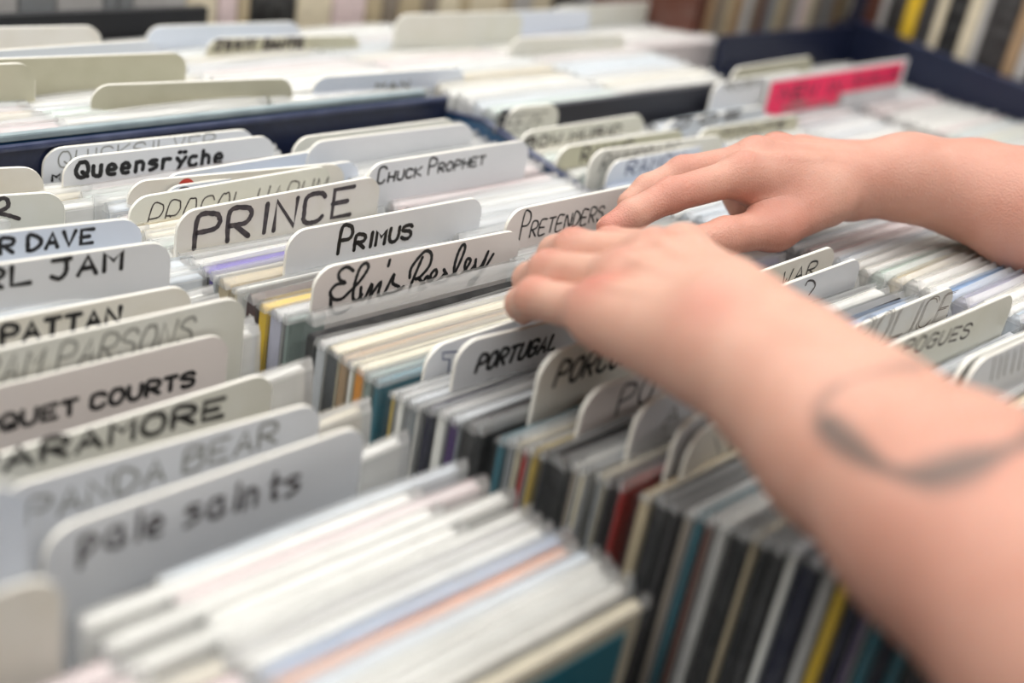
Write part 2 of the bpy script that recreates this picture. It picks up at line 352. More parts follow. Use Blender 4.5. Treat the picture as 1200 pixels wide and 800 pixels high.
# ------------------------------------------------------------------ data measured from the photograph (metres)
TABS = {
 'A_R2': ((0.1823, 0.6321, -0.0108), -10.34, 0.142, [], [('ink', 0.0024, [[(0.10373, 0.00408), (0.10896, 0.00155), (0.11156, 0.00321), (0.1111, 0.0071), (0.1041, 0.00997)], [(0.10324, 0.0099), (0.10976, 0.01093), (0.11725, 0.01403)]])]),
 'BEAR': ((0.1701, 0.368, -0.0105), -2.0, 0.142, [('PANDA BEAR', 0.01255, 0.01875, 0.12017, 0.01437, 0.01033, 0.0017, 'grey', '')], []),
 'CHUCK': ((0.485, 0.5494, 0.0053), 0.41, 0.142, [('Chuck Prophet', 0.00877, 0.01328, 0.10048, 0.0124, 0.01016, 0.0015, 'black', 's')], []),
 'COURTS': ((0.176, 0.4431, -0.0164), -0.57, 0.142, [('PARQUET COURTS', 0.00484, 0.02084, 0.12442, 0.02406, 0.00686, 0.0024, 'black', '')], []),
 'DAVE': ((0.186, 0.5525, 0.002), -6.68, 0.142, [('R DAVE', 0.07027, 0.01116, 0.11641, 0.0111, 0.00761, 0.0022, 'black', '')], []),
 'DDY': ((0.1842, 0.5651, -0.0088), -7.38, 0.142, [('ODDY', 0.07316, 0.01278, 0.10842, 0.01129, 0.00917, 0.0009, 'maroon', 'o')], []),
 'ELVIS': ((0.37, 0.4481, 0.0031), -1.98, 0.142, [], [('black', 0.002, [[(0.02366, 0.00516), (0.01911, 0.00221), (0.0148, 0.00441), (0.01564, 0.00873), (0.01998, 0.01133), (0.01411, 0.01108), (0.01065, 0.01473), (0.01306, 0.01906), (0.01824, 0.02008), (0.02217, 0.01744)], [(0.02217, 0.01744), (0.02857, 0.01208), (0.03314, 0.00528), (0.03104, 0.00214), (0.02762, 0.00467), (0.02558, 0.01298), (0.02557, 0.02054), (0.0281, 0.023), (0.03125, 0.02017)], [(0.01146, 0.01693), (0.01192, 0.02246), (0.01454, 0.02727), (0.01999, 0.02802), (0.02509, 0.02573)], [(0.03004, 0.01565), (0.03077, 0.02254), (0.03351, 0.02247), (0.03716, 0.01454), (0.0364, 0.02515)], [(0.03636, 0.02302), (0.04275, 0.01472), (0.04201, 0.02164), (0.04423, 0.02419), (0.04607, 0.02243)], [(0.04679, 0.00317), (0.04633, 0.00639)], [(0.04607, 0.02243), (0.05116, 0.01181), (0.05089, 0.0171), (0.05575, 0.02052), (0.05332, 0.0232), (0.04643, 0.02287)], [(0.05332, 0.0232), (0.05866, 0.02069)], [(0.06323, 0.02358), (0.06471, 0.01778), (0.0691, 0.00539)], [(0.06223, 0.01606), (0.0626, 0.00987), (0.06999, 0.00218), (0.07514, 0.00454), (0.07493, 0.01141), (0.06903, 0.01731), (0.06611, 0.01741)], [(0.06827, 0.01717), (0.07471, 0.02411), (0.06944, 0.02375)], [(0.07139, 0.0222), (0.07452, 0.0173), (0.07669, 0.02102), (0.08102, 0.01758), (0.07967, 0.01441), (0.07694, 0.01748), (0.07936, 0.02241), (0.08334, 0.02186), (0.08652, 0.01858)], [(0.08593, 0.01552), (0.08989, 0.02178), (0.08517, 0.02349), (0.08248, 0.02132)], [(0.09008, 0.02117), (0.09489, 0.01815), (0.0991, 0.006), (0.09715, 0.00249), (0.09436, 0.00777), (0.09355, 0.01688), (0.09669, 0.02172), (0.10136, 0.01931), (0.10492, 0.01369), (0.10219, 0.01192), (0.1013, 0.01669), (0.10477, 0.02057), (0.10871, 0.01669)], [(0.10882, 0.01345), (0.10973, 0.01923), (0.11383, 0.01825), (0.11736, 0.01007)], [(0.11736, 0.01007), (0.11388, 0.02221), (0.10915, 0.02863), (0.10682, 0.02661), (0.11541, 0.02182), (0.12175, 0.01237)]])]),
 'JAM': ((0.1854, 0.5197, 0.0008), -4.55, 0.142, [('PEARL JAM', 0.01033, 0.01222, 0.11682, 0.01157, 0.00949, 0.0024, 'black', '')], []),
 'PARSONS': ((0.188, 0.4478, -0.0022), -0.22, 0.142, [('GRAM PARSONS', 0.00233, 0.01609, 0.11273, 0.01825, 0.01264, 0.0014, 'grey', 'i')], []),
 'PATTAN': ((0.1811, 0.4868, -0.0107), -1.83, 0.142, [('PATTAN', 0.04735, 0.01211, 0.10468, 0.01368, 0.00856, 0.0026, 'black', '')], []),
 'PO': ((0.39, 0.285, 0.0128), -0.41, 0.142, [('PO', 0.02479, 0.01833, 0.04934, 0.01631, 0.01356, 0.0016, 'ink', '')], []),
 'POGUES': ((0.503, 0.216, 0.0398), -0.14, 0.142, [('POGUES', 0.02505, 0.00886, 0.0967, 0.01602, 0.0074, 0.0013, 'ink', 'i')], []),
 'POLICE': ((0.503, 0.2448, 0.0297), 0.8, 0.142, [('POLICE', 0.03482, 0.01402, 0.1419, 0.02125, 0.0168, 0.0005, 'brown', 'oi')], []),
 'PORCU': ((0.388, 0.3106, 0.018), 1.53, 0.142, [('PORCUPINE', 0.0118, 0.01804, 0.09301, 0.02142, 0.01095, 0.0022, 'black', 'i')], []),
 'PORTUGAL': ((0.382, 0.3558, 0.004), -4.61, 0.142, [('PORTUGAL', 0.0133, 0.01825, 0.0635, 0.01579, 0.00817, 0.0021, 'black', 'i')], []),
 'PRET': ((0.505, 0.4496, 0.0125), 0.19, 0.142, [('Pretenders', 0.01255, 0.02005, 0.08617, 0.01918, 0.01663, 0.0012, 'black', 's')], []),
 'PRIMUS': ((0.385, 0.4914, 0.0023), -0.38, 0.142, [('Primus', 0.03481, 0.01849, 0.08737, 0.01773, 0.01505, 0.0024, 'black', 's')], []),
 'PRINCE': ((0.345, 0.5331, 0.0027), 2.1, 0.142, [('PRINCE', 0.01195, 0.02223, 0.12194, 0.02142, 0.01748, 0.003, 'ink', '')], []),
 'PROCOL': ((0.343, 0.5766, -0.0065), 1.96, 0.142, [('PROCOL HARUM', 0.01049, 0.02205, 0.13645, 0.02373, 0.01595, 0.0009, 'ink', 'i')], []),
 'QUEEN': ((0.335, 0.6346, -0.004), -1.42, 0.142, [('Queensryche', 0.00782, 0.01224, 0.10534, 0.01424, 0.0088, 0.0026, 'black', '')], []),
 'QUICK': ((0.335, 0.6584, -0.0071), -2.51, 0.142, [('QUICKSILVER', 0.00927, 0.01197, 0.11252, 0.00968, 0.00895, 0.0009, 'grey', ''), ('M', 0.00575, 0.02005, 0.01144, 0.01966, 0.00372, 0.0016, 'black', '')], []),
 'RAMORE': ((0.1761, 0.3998, -0.0192), 2.41, 0.142, [('PARAMORE', -0.00174, 0.00663, 0.11622, 0.01543, 0.00917, 0.0026, 'black', '')], []),
 'T': ((0.38, 0.3727, -0.0066), 1.75, 0.142, [], [('blue', 0.001, [[(0.01068, 0.00604), (0.01128, 0.009), (0.01611, 0.0103), (0.01667, 0.02135), (0.02285, 0.02312), (0.02212, 0.01146), (0.02749, 0.01195), (0.02548, 0.0081), (0.01048, 0.00506)], [(0.01059, 0.02533), (0.02435, 0.02741)], [(0.03059, 0.02338), (0.03019, 0.01077), (0.03506, 0.02464)]])]),
 'W2': ((0.503, 0.2998, 0.0219), 1.46, 0.142, [], [('ink', 0.0013, [[(0.08113, 0.00522), (0.08258, 0.00299), (0.08852, 0.00425), (0.09237, 0.00815), (0.08843, 0.01246)]])]),
 'WAR': ((0.5031, 0.3151, 0.022), 2.25, 0.142, [('WAR', 0.08519, 0.01469, 0.12314, 0.01501, 0.00873, 0.0013, 'black', '')], []),
 'b13': ((0.39, 0.2573, 0.021), 1.4, 0.142, [('A', 0.02128, 0.01669, 0.03339, 0.01616, 0.00821, 0.0014, 'grey', '')], []),
 'b14': ((0.392, 0.2378, 0.0224), 0.99, 0.142, [], []),
 'b15': ((0.395, 0.2323, 0.0184), 5.4, 0.142, [], [('grey', 0.001, [[(0.02082, 0.00757), (0.03582, 0.02748)], [(0.03092, 0.00824), (0.04168, 0.02307)]])]),
 'b3': ((0.355, 0.5992, -0.007), -6.7, 0.142, [], []),
 'b3b': ((0.379, 0.6034, -0.0083), 2.79, 0.142, [], []),
 'b4': ((0.3725, 0.5924, -0.0104), -0.75, 0.142, [], [('ink', 0.0012, [[(0.00955, 0.00548), (0.01155, 0.00209), (0.01653, 0.00225), (0.01895, 0.00521)]])]),
 'blankA': ((0.1835, 0.6619, -0.0055), -12.68, 0.142, [], []),
 'blankF': ((0.0131, 0.2938, 0.0133), -1.72, 0.142, [], []),
 'c1': ((0.485, 0.6226, -0.0042), -0.4, 0.142, [], []),
 'c12': ((0.52, 0.1852, 0.0449), -1.23, 0.12, [], []),
 'c13': ((0.52, 0.1799, 0.0472), -1.09, 0.12, [], [('grey', 0.0012, [[(0.02047, 0.00269), (0.0257, 0.01555)], [(0.02765, 0.00341), (0.03305, 0.01639)], [(0.03328, 0.00303), (0.03881, 0.01608)], [(0.04157, 0.00378), (0.0473, 0.01698)], [(0.04871, 0.00397), (0.0546, 0.01729)], [(0.05552, 0.00361), (0.06157, 0.01702)]])]),
 'c2': ((0.485, 0.6077, -0.0017), -1.1, 0.142, [], []),
 'c3': ((0.483, 0.6129, -0.0082), -1.2, 0.142, [], []),
 'c4': ((0.458, 0.6289, -0.0236), 0.65, 0.142, [], [('black', 0.0014, [[(0.0769, 0.00751), (0.08881, 0.00784)], [(0.0886, 0.0165), (0.091, 0.01246), (0.09564, 0.01809), (0.09796, 0.01339)]])]),
 'd1': ((0.6631, 0.6092, 0.0038), -3.81, 0.053, [('REEZE', -0.01043, 0.01881, 0.0376, 0.01883, 0.0131, 0.0015, 'grey', 'i')], []),
 'd2': ((0.66, 0.5891, -0.0071), 0.56, 0.142, [('BOW MUSIC', 0.00595, 0.01296, 0.11458, 0.01407, 0.00736, 0.0022, 'ink', '')], []),
 'd3': ((0.66, 0.5521, -0.0053), -0.75, 0.142, [('RAMMS', 0.02509, 0.01376, 0.08131, 0.0131, 0.01, 0.002, 'ink', '')], []),
 'd4': ((0.66, 0.5226, 0.003), -3.86, 0.142, [('RAINCOATS', 0.01033, 0.01595, 0.08909, 0.01294, 0.01158, 0.0014, 'grey', 'i')], []),
 'd5': ((0.67, 0.514, -0.0031), 0.44, 0.142, [('RAMON', 0.02053, 0.01214, 0.08693, 0.01313, 0.00993, 0.0018, 'blue', '')], []),
 'd6': ((0.8, 0.5689, -0.0066), 0.35, 0.142, [('JOE', 0.01322, 0.00629, 0.10696, 0.00654, 0.00658, 0.002, 'ink', '')], []),
 'd7': ((0.82, 0.5498, -0.0082), -0.94, 0.142, [('MINUTE', 0.03119, 0.00886, 0.12154, 0.00985, 0.00599, 0.002, 'ink', '')], []),
 'e1': ((0.9, 0.5998, 0.0071), 1.42, 0.142, [('ROSA', 0.01875, 0.00839, 0.07426, 0.00795, 0.00626, 0.002, 'grey', '')], []),
 'e5': ((0.762, 0.3654, 0.0138), 2.08, 0.142, [('K', 0.04277, 0.03709, 0.05728, 0.03787, 0.01242, 0.0014, 'grey', '')], []),
 'e6': ((0.95, 0.6177, 0.0105), 3.04, 0.142, [], []),
 'f1': ((0.3911, 0.7072, 0.0104), -7.2, 0.142, [], []),
 'f10': ((0.95, 0.8358, 0.0031), 0.16, 0.25, [], []),
 'f11': ((0.8, 0.7449, 0.0069), -4.04, 0.142, [], []),
 'f2': ((0.3406, 0.7562, 0.0147), -5.08, 0.142, [], []),
 'f3': ((0.348, 0.7881, 0.0088), 1.29, 0.142, [], []),
 'f4': ((0.3387, 0.868, 0.0008), -5.76, 0.142, [], []),
 'f5': ((0.53, 0.876, -0.0086), -3.32, 0.142, [], []),
 'f5b': ((0.56, 0.8382, -0.0083), -5.71, 0.142, [('JIMMY', 0.00718, 0.00896, 0.04301, 0.00859, 0.00678, 0.003, 'ink', ''), ('DANTE', 0.05077, 0.0095, 0.08616, 0.00907, 0.00697, 0.0035, 'ink', '')], []),
 'f6': ((0.2282, 0.7449, 0.0172), -3.37, 0.142, [], []),
 'f7': ((0.55, 0.6919, 0.0082), -2.39, 0.142, [('MAN', 0.05624, 0.0131, 0.08812, 0.01331, 0.0052, 0.0022, 'grey', '')], []),
 'f8': ((0.72, 0.8044, 0.0136), -4.8, 0.142, [], []),
 'f9': ((0.85, 0.8285, 0.0031), -2.16, 0.142, [], []),
 'pale': ((0.17, 0.3314, -0.0055), 0.92, 0.142, [('pale saints', 0.01349, 0.01532, 0.11095, 0.0229, 0.01222, 0.0022, 'ink', '')], []),
 'pink': ((0.98, 0.5983, 0.0053), 1.24, 0.262, [('NEW IN', 0.02453, 0.02192, 0.13635, 0.024, 0.01168, 0.0034, 'maroonD', ''), ('SINGLES', 0.15567, 0.02058, 0.24961, 0.02062, 0.0099, 0.0022, 'maroonD', ''), ('ARRIVALS', 0.03441, 0.03339, 0.14347, 0.0367, 0.00682, 0.0022, 'grey', '')], []),
 'z1': ((0.0041, 0.2971, 0.0494), -1.72, 0.142, [], []),
}
LH = {'W': (0.3853, 0.2227, 0.0745), 'M5': (0.3859, 0.2875, 0.0519), 'M4': (0.4112, 0.2962, 0.057), 'M3': (0.4368, 0.3008, 0.0594), 'M2': (0.4595, 0.3008, 0.0582), 'P5': (0.3963, 0.3286, 0.0362), 'P4': (0.4188, 0.3425, 0.039), 'P3': (0.4412, 0.3486, 0.0431), 'P2': (0.4663, 0.3467, 0.0408), 'D5': (0.4074, 0.3442, 0.024), 'D4': (0.429, 0.3606, 0.0245), 'D3': (0.4532, 0.3681, 0.0307), 'D2': (0.477, 0.3661, 0.0286), 'T5': (0.4234, 0.357, 0.0114), 'T4': (0.4439, 0.3716, 0.01), 'T3': (0.4686, 0.3811, 0.0151), 'T2': (0.4897, 0.379, 0.0155), 'TM0': (0.41, 0.2435, 0.0718), 'TM': (0.435, 0.2729, 0.0586), 'TI': (0.4574, 0.3014, 0.0401), 'TT': (0.4698, 0.3228, 0.0241), 'F1': (0.378, 0.1903, 0.0705), 'F2': (0.3701, 0.1575, 0.0676), 'F3': (0.3528, 0.1114, 0.0709), 'EL': (0.3208, 0.048, 0.0744), 'SH': (0.4377, -0.0586, 0.0585)}
RH = {'W': (0.7061, 0.3548, 0.0405), 'M2': (0.6122, 0.3756, 0.0474), 'M3': (0.6367, 0.3838, 0.0507), 'M4': (0.6668, 0.3896, 0.0481), 'M5': (0.6938, 0.3891, 0.0439), 'P2': (0.5655, 0.3879, 0.0372), 'D2': (0.5413, 0.392, 0.028), 'T2': (0.5268, 0.3951, 0.021), 'P3': (0.6052, 0.4101, 0.0368), 'D3': (0.5852, 0.4171, 0.0267), 'T3': (0.572, 0.4184, 0.0195), 'P4': (0.6473, 0.4078, 0.031), 'D4': (0.6536, 0.3992, 0.0183), 'T4': (0.6489, 0.3912, 0.012), 'P5': (0.6802, 0.407, 0.024), 'D5': (0.6826, 0.396, 0.0135), 'T5': (0.673, 0.3865, 0.009), 'TM0': (0.6685, 0.3502, 0.0332), 'TM': (0.6239, 0.3518, 0.0233), 'TI': (0.5823, 0.3567, 0.0225), 'TT': (0.5555, 0.361, 0.0207), 'F1': (0.7286, 0.3336, 0.0473), 'F2': (0.7659, 0.305, 0.0447), 'F3': (0.7745, 0.2686, 0.0442), 'EL': (0.8369, 0.1732, 0.0269), 'SH': (0.8585, 0.0487, 0.0774)}
TATTOO = [[(0.3551, 0.1657, 0.0777), (0.3598, 0.1651, 0.084), (0.3657, 0.1621, 0.0891), (0.3753, 0.1548, 0.0943), (0.3815, 0.1494, 0.0967)], [(0.3571, 0.1614, 0.0751), (0.3613, 0.1531, 0.0708), (0.3678, 0.1425, 0.067), (0.375, 0.1343, 0.0674), (0.384, 0.1276, 0.0723), (0.3928, 0.1216, 0.078), (0.4029, 0.1151, 0.0849), (0.4106, 0.1098, 0.0898)]]
MOLES = [(0.351, 0.1074, 0.0519), (0.7361, 0.3235, 0.0457), (0.7455, 0.3125, 0.0458)]
TATDIR = (0.8348, 0.333, -0.4385)
B_CASES = [(0.5433, 0.0044, 'smoke'), (0.5389, 0.0213, 'beige_print'), (0.5176, 0.0097, 'violet'), (0.5079, 0.0048, 'smoke'), (0.5031, 0.0222, 'beige'), (0.4809, 0.0098, 'maroon'), (0.4711, 0.0084, 'yellow'), (0.4627, 0.0114, 'lilac'), (0.4513, 0.0163, 'sage'), (0.435, 0.0167, 'black'), (0.4183, 0.0097, 'slate'), (0.4086, 0.0071, 'tan'), (0.4015, 0.0044, 'white'), (0.3971, 0.0075, 'orange'), (0.3896, 0.0062, 'sage'), (0.3834, 0.0061, 'teal'), (0.3773, 0.0061, 'cream'), (0.3712, 0.0047, 'olive'), (0.3665, 0.006, 'white'), (0.3605, 0.0063, 'grey'), (0.3542, 0.0046, 'white'), (0.3496, 0.0146, 'navy'), (0.335, 0.0074, 'purple'), (0.3276, 0.0106, 'charcoal'), (0.317, 0.0095, 'black'), (0.3075, 0.0056, 'teal'), (0.3019, 0.0042, 'grey'), (0.2977, 0.0036, 'cream'), (0.2941, 0.005, 'red'), (0.2891, 0.0045, 'yellow_pale'), (0.2846, 0.0045, 'charcoal'), (0.2801, 0.0118, 'black'), (0.2683, 0.0043, 'taupe'), (0.264, 0.0042, 'cream'), (0.2598, 0.0042, 'taupe'), (0.2556, 0.0046, 'grey'), (0.251, 0.0046, 'charcoal'), (0.2464, 0.0053, 'red'), (0.2411, 0.006, 'tan'), (0.2351, 0.0064, 'beige'), (0.2287, 0.0082, 'black'), (0.2205, 0.0054, 'charcoal'), (0.2151, 0.0054, 'taupe'), (0.2097, 0.0045, 'teal'), (0.2052, 0.0052, 'brown'), (0.2, 0.0051, 'silver'), (0.1949, 0.004, 'charcoal'), (0.1909, 0.0054, 'black'), (0.1855, 0.0036, 'beige'), (0.1819, 0.0049, 'black'), (0.177, 0.0066, 'charcoal'), (0.1704, 0.0048, 'white'), (0.1656, 0.0095, 'navy'), (0.1561, 0.0059, 'silver'), (0.1502, 0.0059, 'yellow'), (0.1443, 0.0057, 'navy'), (0.1386, 0.0047, 'purple'), (0.1339, 0.006, 'teal'), (0.1279, 0.0045, 'navy'), (0.1234, 0.0061, 'teal'), (0.1173, 0.0063, 'charcoal'), ]

CA, CB, CC, CD, CZ, CR = 'A', 'B', 'C', 'D', 'Z', 'R'
INFO = { # column, card stock, label
 'blankA': (CA, 'warm', 'blank off-white divider at the back of the left column, cut by the left edge'),
 'A_R2': (CA, 'cream', 'yellowed divider in the left column with only a looping pen tail showing'),
 'DAVE': (CA, 'blue', 'bluish divider in the left column, half-hidden black capitals ending DAVE'),
 'DDY': (CA, 'warm', 'off-white divider with maroon outlined letters ODDY behind the JAM card'),
 'JAM': (CA, 'cool', 'white divider lettered PEARL JAM in thick black marker, left column'),
 'PATTAN': (CA, 'warm', 'off-white divider lettered PATTAN in bold black behind the PARSONS card'),
 'PARSONS': (CA, 'cream', 'divider lettered GRAM PARSONS in thin slanted grey pen'),
 'COURTS': (CA, 'pinkish', 'divider lettered PARQUET COURTS in bold black marker'),
 'RAMORE': (CA, 'cream', 'divider lettered PARAMORE in wide black capitals'),
 'BEAR': (CA, 'cool', 'divider lettered PANDA BEAR in blurred grey marker'),
 'pale': (CA, 'cool', 'nearest divider of the left column, lettered pale saints in lower case'),
 'blankF': (CZ, 'warm', 'blank grey divider corner at the lower left edge of the view'),
 'z1': (CZ, 'blue', 'bluish blank divider at the left edge beside the pale saints card'),
 'QUICK': (CB, 'cool', 'rearmost divider of the middle column, faint grey QUICKSILVER peeking over its neighbour'),
 'QUEEN': (CB, 'cool', 'white divider lettered Queensryche in heavy black print'),
 'b3': (CB, 'warm', 'blank off-white divider with a red dot sticker behind the PROCOL HARUM card'),
 'b3b': (CB, 'blue', 'thin blank white divider just behind the red-dotted divider'),
 'b4': (CB, 'blue', 'bluish white divider with one curved pen stroke behind PROCOL HARUM'),
 'PROCOL': (CB, 'cream', 'cream divider lettered PROCOL HARUM in thin slanted capitals'),
 'PRINCE': (CB, 'warm', 'yellowed divider lettered PRINCE in large black capitals'),
 'PRIMUS': (CB, 'cool', 'clean white divider lettered Primus in black small capitals'),
 'ELVIS': (CB, 'pinkish', 'divider with Elvis Presley written in black looping script'),
 'T': (CB, 'cool', 'grey divider with an outlined letter T, just behind PORTUGAL'),
 'PORTUGAL': (CB, 'cool', 'grey divider lettered PORTUGAL under the near hand'),
 'PORCU': (CB, 'warm', 'divider starting PORCU in thick black, partly under the near wrist'),
 'PO': (CB, 'pinkish', 'divider with large thin letters PO beneath the near forearm'),
 'b13': (CB, 'cool', 'divider with a faint grey letter beneath the tattooed forearm'),
 'b14': (CB, 'cool', 'blank grey divider directly behind the foremost one of the middle column'),
 'b15': (CB, 'warm', 'foremost divider of the middle column, faint grey strokes, under the forearm'),
 'c1': (CC, 'cream', 'rearmost blank divider of the third column, beside the navy back panel'),
 'c2': (CC, 'cool', 'blank white divider in front of the rearmost one, third column'),
 'c3': (CC, 'cool', 'blank white divider, third from the back of the third column'),
 'c4': (CB, 'cream', 'yellowish divider with a short black scribble left of the Chuck Prophet card'),
 'CHUCK': (CC, 'cool', 'white divider lettered Chuck Prophet in black small capitals'),
 'PRET': (CC, 'pinkish', 'divider lettered Pretenders that the far index finger touches'),
 'WAR': (CC, 'warm', 'grey divider ending in WAR between the two arms'),
 'W2': (CC, 'cool', 'plain grey divider with one curl of ink in front of the WAR card'),
 'POLICE': (CC, 'warm', 'divider lettered POLICE in brown outlined slanted capitals'),
 'POGUES': (CC, 'cream', 'divider lettered POGUES in thin black capitals at the right edge'),
 'c12': (CC, 'cream', 'blank cream divider in front of POGUES, cut by the right edge'),
 'c13': (CC, 'cool', 'divider with grey vertical scribbles, foremost at the right edge'),
 'd1': (CD, 'cream', 'blurred divider with tall grey capitals against the charcoal back panel'),
 'd2': (CD, 'cream', 'cream divider with short bold writing BOW right of the navy side wall'),
 'd3': (CD, 'olive', 'yellowed divider beginning RA, second behind the blue-white one'),
 'd4': (CD, 'cream', 'divider with slanted grey writing RAINCOATS above the far fingers'),
 'd5': (CD, 'blue', 'bluish divider with blue-grey writing right behind the far fingers'),
 'd6': (CD, 'blue', 'blurred bluish divider with a smudge of ink above the far knuckles'),
 'd7': (CD, 'olive', 'blurred olive divider with small dark writing above the far hand'),
 'e1': (CD, 'cool', 'blurred white divider just left of the pink header card'),
 'pink': (CD, 'cool', 'wide white header card with a bright pink strip lettered in dark ink'),
 'e5': (CD, 'cool', 'white divider with a grey letter showing under the far forearm'),
 'e6': (CD, 'olive', 'blurred yellowish divider in front of the tall dark wall'),
 'f1': (CR, 'olive', 'olive divider nearest the rear bin rail, above Queensryche'),
 'f2': (CR, 'olive', 'olive brown divider in the rear bin, left of centre'),
 'f3': (CR, 'blue', 'bluish blurred divider behind the olive brown one at upper left'),
 'f4': (CR, 'warm', 'off-white divider at the upper left corner against the black panel'),
 'f5': (CR, 'blue', 'large blank white divider in the rear bin beside the dark gap'),
 'f5b': (CR, 'olive', 'greyish divider with blurred dark writing in the rear bin'),
 'f6': (CR, 'olive', 'olive divider corner at the left edge, upper left'),
 'f7': (CR, 'blue', 'bluish divider next to the corner of the rear bin'),
 'f8': (CR, 'cream', 'cream divider at the top of the view left of centre'),
 'f9': (CR, 'blue', 'pale blue divider at the top of the view, centre'),
 'f10': (CR, 'cream', 'wide cream divider at the top right of the rear bin'),
 'f11': (CR, 'cream', 'cream divider with olive tint in the middle of the rear bin'),
}
FLOORS = {'A': FA, 'B': FB, 'C': FC, 'Z': FA, 'D': FD, 'R': FR}
DIV_Y = {}
SPAN = []          # (x0, x1, y) of each card so that cases leave room
for key, (pos, yaw, w, texts, raws) in TABS.items():
    col, stock, label = INFO[key]
    fl = FLOORS[col]
    if key in ('pink', 'e6'): fl = FE
    zf = pw(pos[1], fl) + 0.0006
    h = pos[2] - zf
    me = rounded_card('divider_card', w, h, 0.004 if key == 'pink' else (0.013 if h > .1 else .01))
    me.materials.append(CARD[stock]); me.materials.append(EDGE)
    o = link('divider_card', me)
    o.location = (pos[0], pos[1], zf); o.rotation_euler = (0, 0, math.radians(yaw))
    tag(o, label, 'divider', 'divider cards in the bins')
    SPAN.append((pos[0], pos[0] + w * math.cos(math.radians(yaw)), pos[1] + 0.5 * w * math.sin(math.radians(yaw))))
    DIV_Y.setdefault(col, []).append((SPAN[-1][2], label.split(',')[0], pos[0], w))
    by = {}
    for q_, t in enumerate(texts): by.setdefault((t[7], q_), []).append(('t', t))
    for r in raws: by.setdefault((r[0], 'r'), []).append(('r', r))
    for ink, items in by.items():
        vs, fs = [], []
        for kd, it in items:
            if kd == 't': add_text(vs, fs, it, -0.00012)
            else:
                for q, st in enumerate(it[2]):
                    stroke(vs, fs, smooth_line([(u, -v) for u, v in st], n=6) if key in ('ELVIS', 'A_R2', 'W2', 'b4') else [(u, -v) for u, v in st], it[1], -0.00012 - q * 2e-6)
        vs = [(x, y, z + h) for x, y, z in vs]
        me = bpy.data.meshes.new('lettering'); me.from_pydata(vs, [], fs)
        link('lettering', me, o, INK[ink[0]])
    if key == 'b3':
        bm = bmesh.new(); bmesh.ops.create_circle(bm, cap_ends=True, segments=20, radius=0.005, matrix=Matrix.Translation((0.035, -0.0002, h - 0.006)) @ Matrix.Rotation(math.pi/2, 4, 'X'))
        me = bpy.data.meshes.new('dot_sticker'); bm.to_mesh(me); bm.free(); link('dot_sticker', me, o, mat('sticker_red', '#b8382c', 0.5))
    if key == 'pink':
        box('pink_strip', 0.006, w - 0.010, -0.0007, 0, h - 0.026, h - 0.004, mat('fluorescent_pink', '#f2245f', 0.5, 0.4), o)
        box('pink_strip', 0.006, w * 0.52, -0.0007, 0, h - 0.036, h - 0.026, MATS['fluorescent_pink'], o)
        for c in o.children:
            if c.name.startswith('lettering'): c.location.y = -0.0008

# ------------------------------------------------------------------ compact disc cases in plastic sleeves
CASES = {}
def case_mesh(t):
    k = ('c', round(t, 4))
    if k not in CASES: CASES[k] = box_mesh('compact_disc_case', 0, 0.142, -t, 0, 0, CASE_H, min(0.0006, t * 0.2))
    return CASES[k].copy() if False else CASES[k]
CASEM = {}
def case_mesh_col(t, col):
    k = (round(t, 4), col)
    if k not in CASEM:
        me = box_mesh('compact_disc_case', 0, 0.142, -t, 0, 0, CASE_H, min(0.0006, t * 0.2)); me.materials.append(hue(col)); CASEM[k] = me
    return CASEM[k]
BAGM = {}
def bag_mesh(t, var, film):
    k = (round(t, 3), var, film.name)
    if k in BAGM: return BAGM[k]
    r = random.Random(var * 31 + 5)
    g = 0.0004; nx = 14; x0, x1 = -0.0025, 0.1465
    lv = [0.0, 0.5, 0.985, 1.0]
    vs = []; fs = []
    ext = r.uniform(0.0025, 0.006); ph = r.uniform(0, 6)
    for side in (0, 1):
        for i in range(nx + 1):
            x = x0 + (x1 - x0) * i / nx
            e = ext + 0.0008 * math.sin(i * 0.35 + ph) + r.uniform(-0.00012, 0.00012)
            for j, l in enumerate(lv):
                if j < 3: y = (g if side == 0 else -t - g) + (0 if j == 0 else r.uniform(-.00015, .00015)); z = l * CASE_H - (0.0002 if j == 0 else 0)
                else:
                    mid = -t / 2; y = mid + (0.22 if side == 0 else -0.22) * t * (0.9 + 0.25 * math.sin(i * 0.5 + ph + side)); z = CASE_H + e
                vs.append((x, y, z))
    L = len(lv); half = (nx + 1) * L
    for side in (0, 1):
        for i in range(nx):
            for j in range(L - 1):
                a = side * half + i * L + j; q = (a, a + L, a + L + 1, a + 1)
                fs.append(q if side else q[::-1])
    for i in (0, nx):
        for j in range(L - 1):
            a = i * L + j; fs.append((a, a + 1, half + a + 1, half + a))
    me = bpy.data.meshes.new('plastic_sleeve'); me.from_pydata(vs, [], fs); me.materials.append(film); me.materials.append(FLAP if film is FILM else FLAP_MILKY)
    me.polygons.foreach_set('material_index', [1 if (n_ % (L - 1) == L - 2) else 0 for n_ in range(len(fs))])
    me.polygons.foreach_set('use_smooth', [True] * len(fs))
    BAGM[k] = me
    return me
CN = {'smoke': 'smoky clear', 'beige_print': 'mottled beige', 'violet': 'violet-edged', 'lilac': 'pale lilac', 'sage': 'sage grey', 'yellow_pale': 'dull yellow',
 'ice': 'icy blue', 'mint': 'pale mint'}
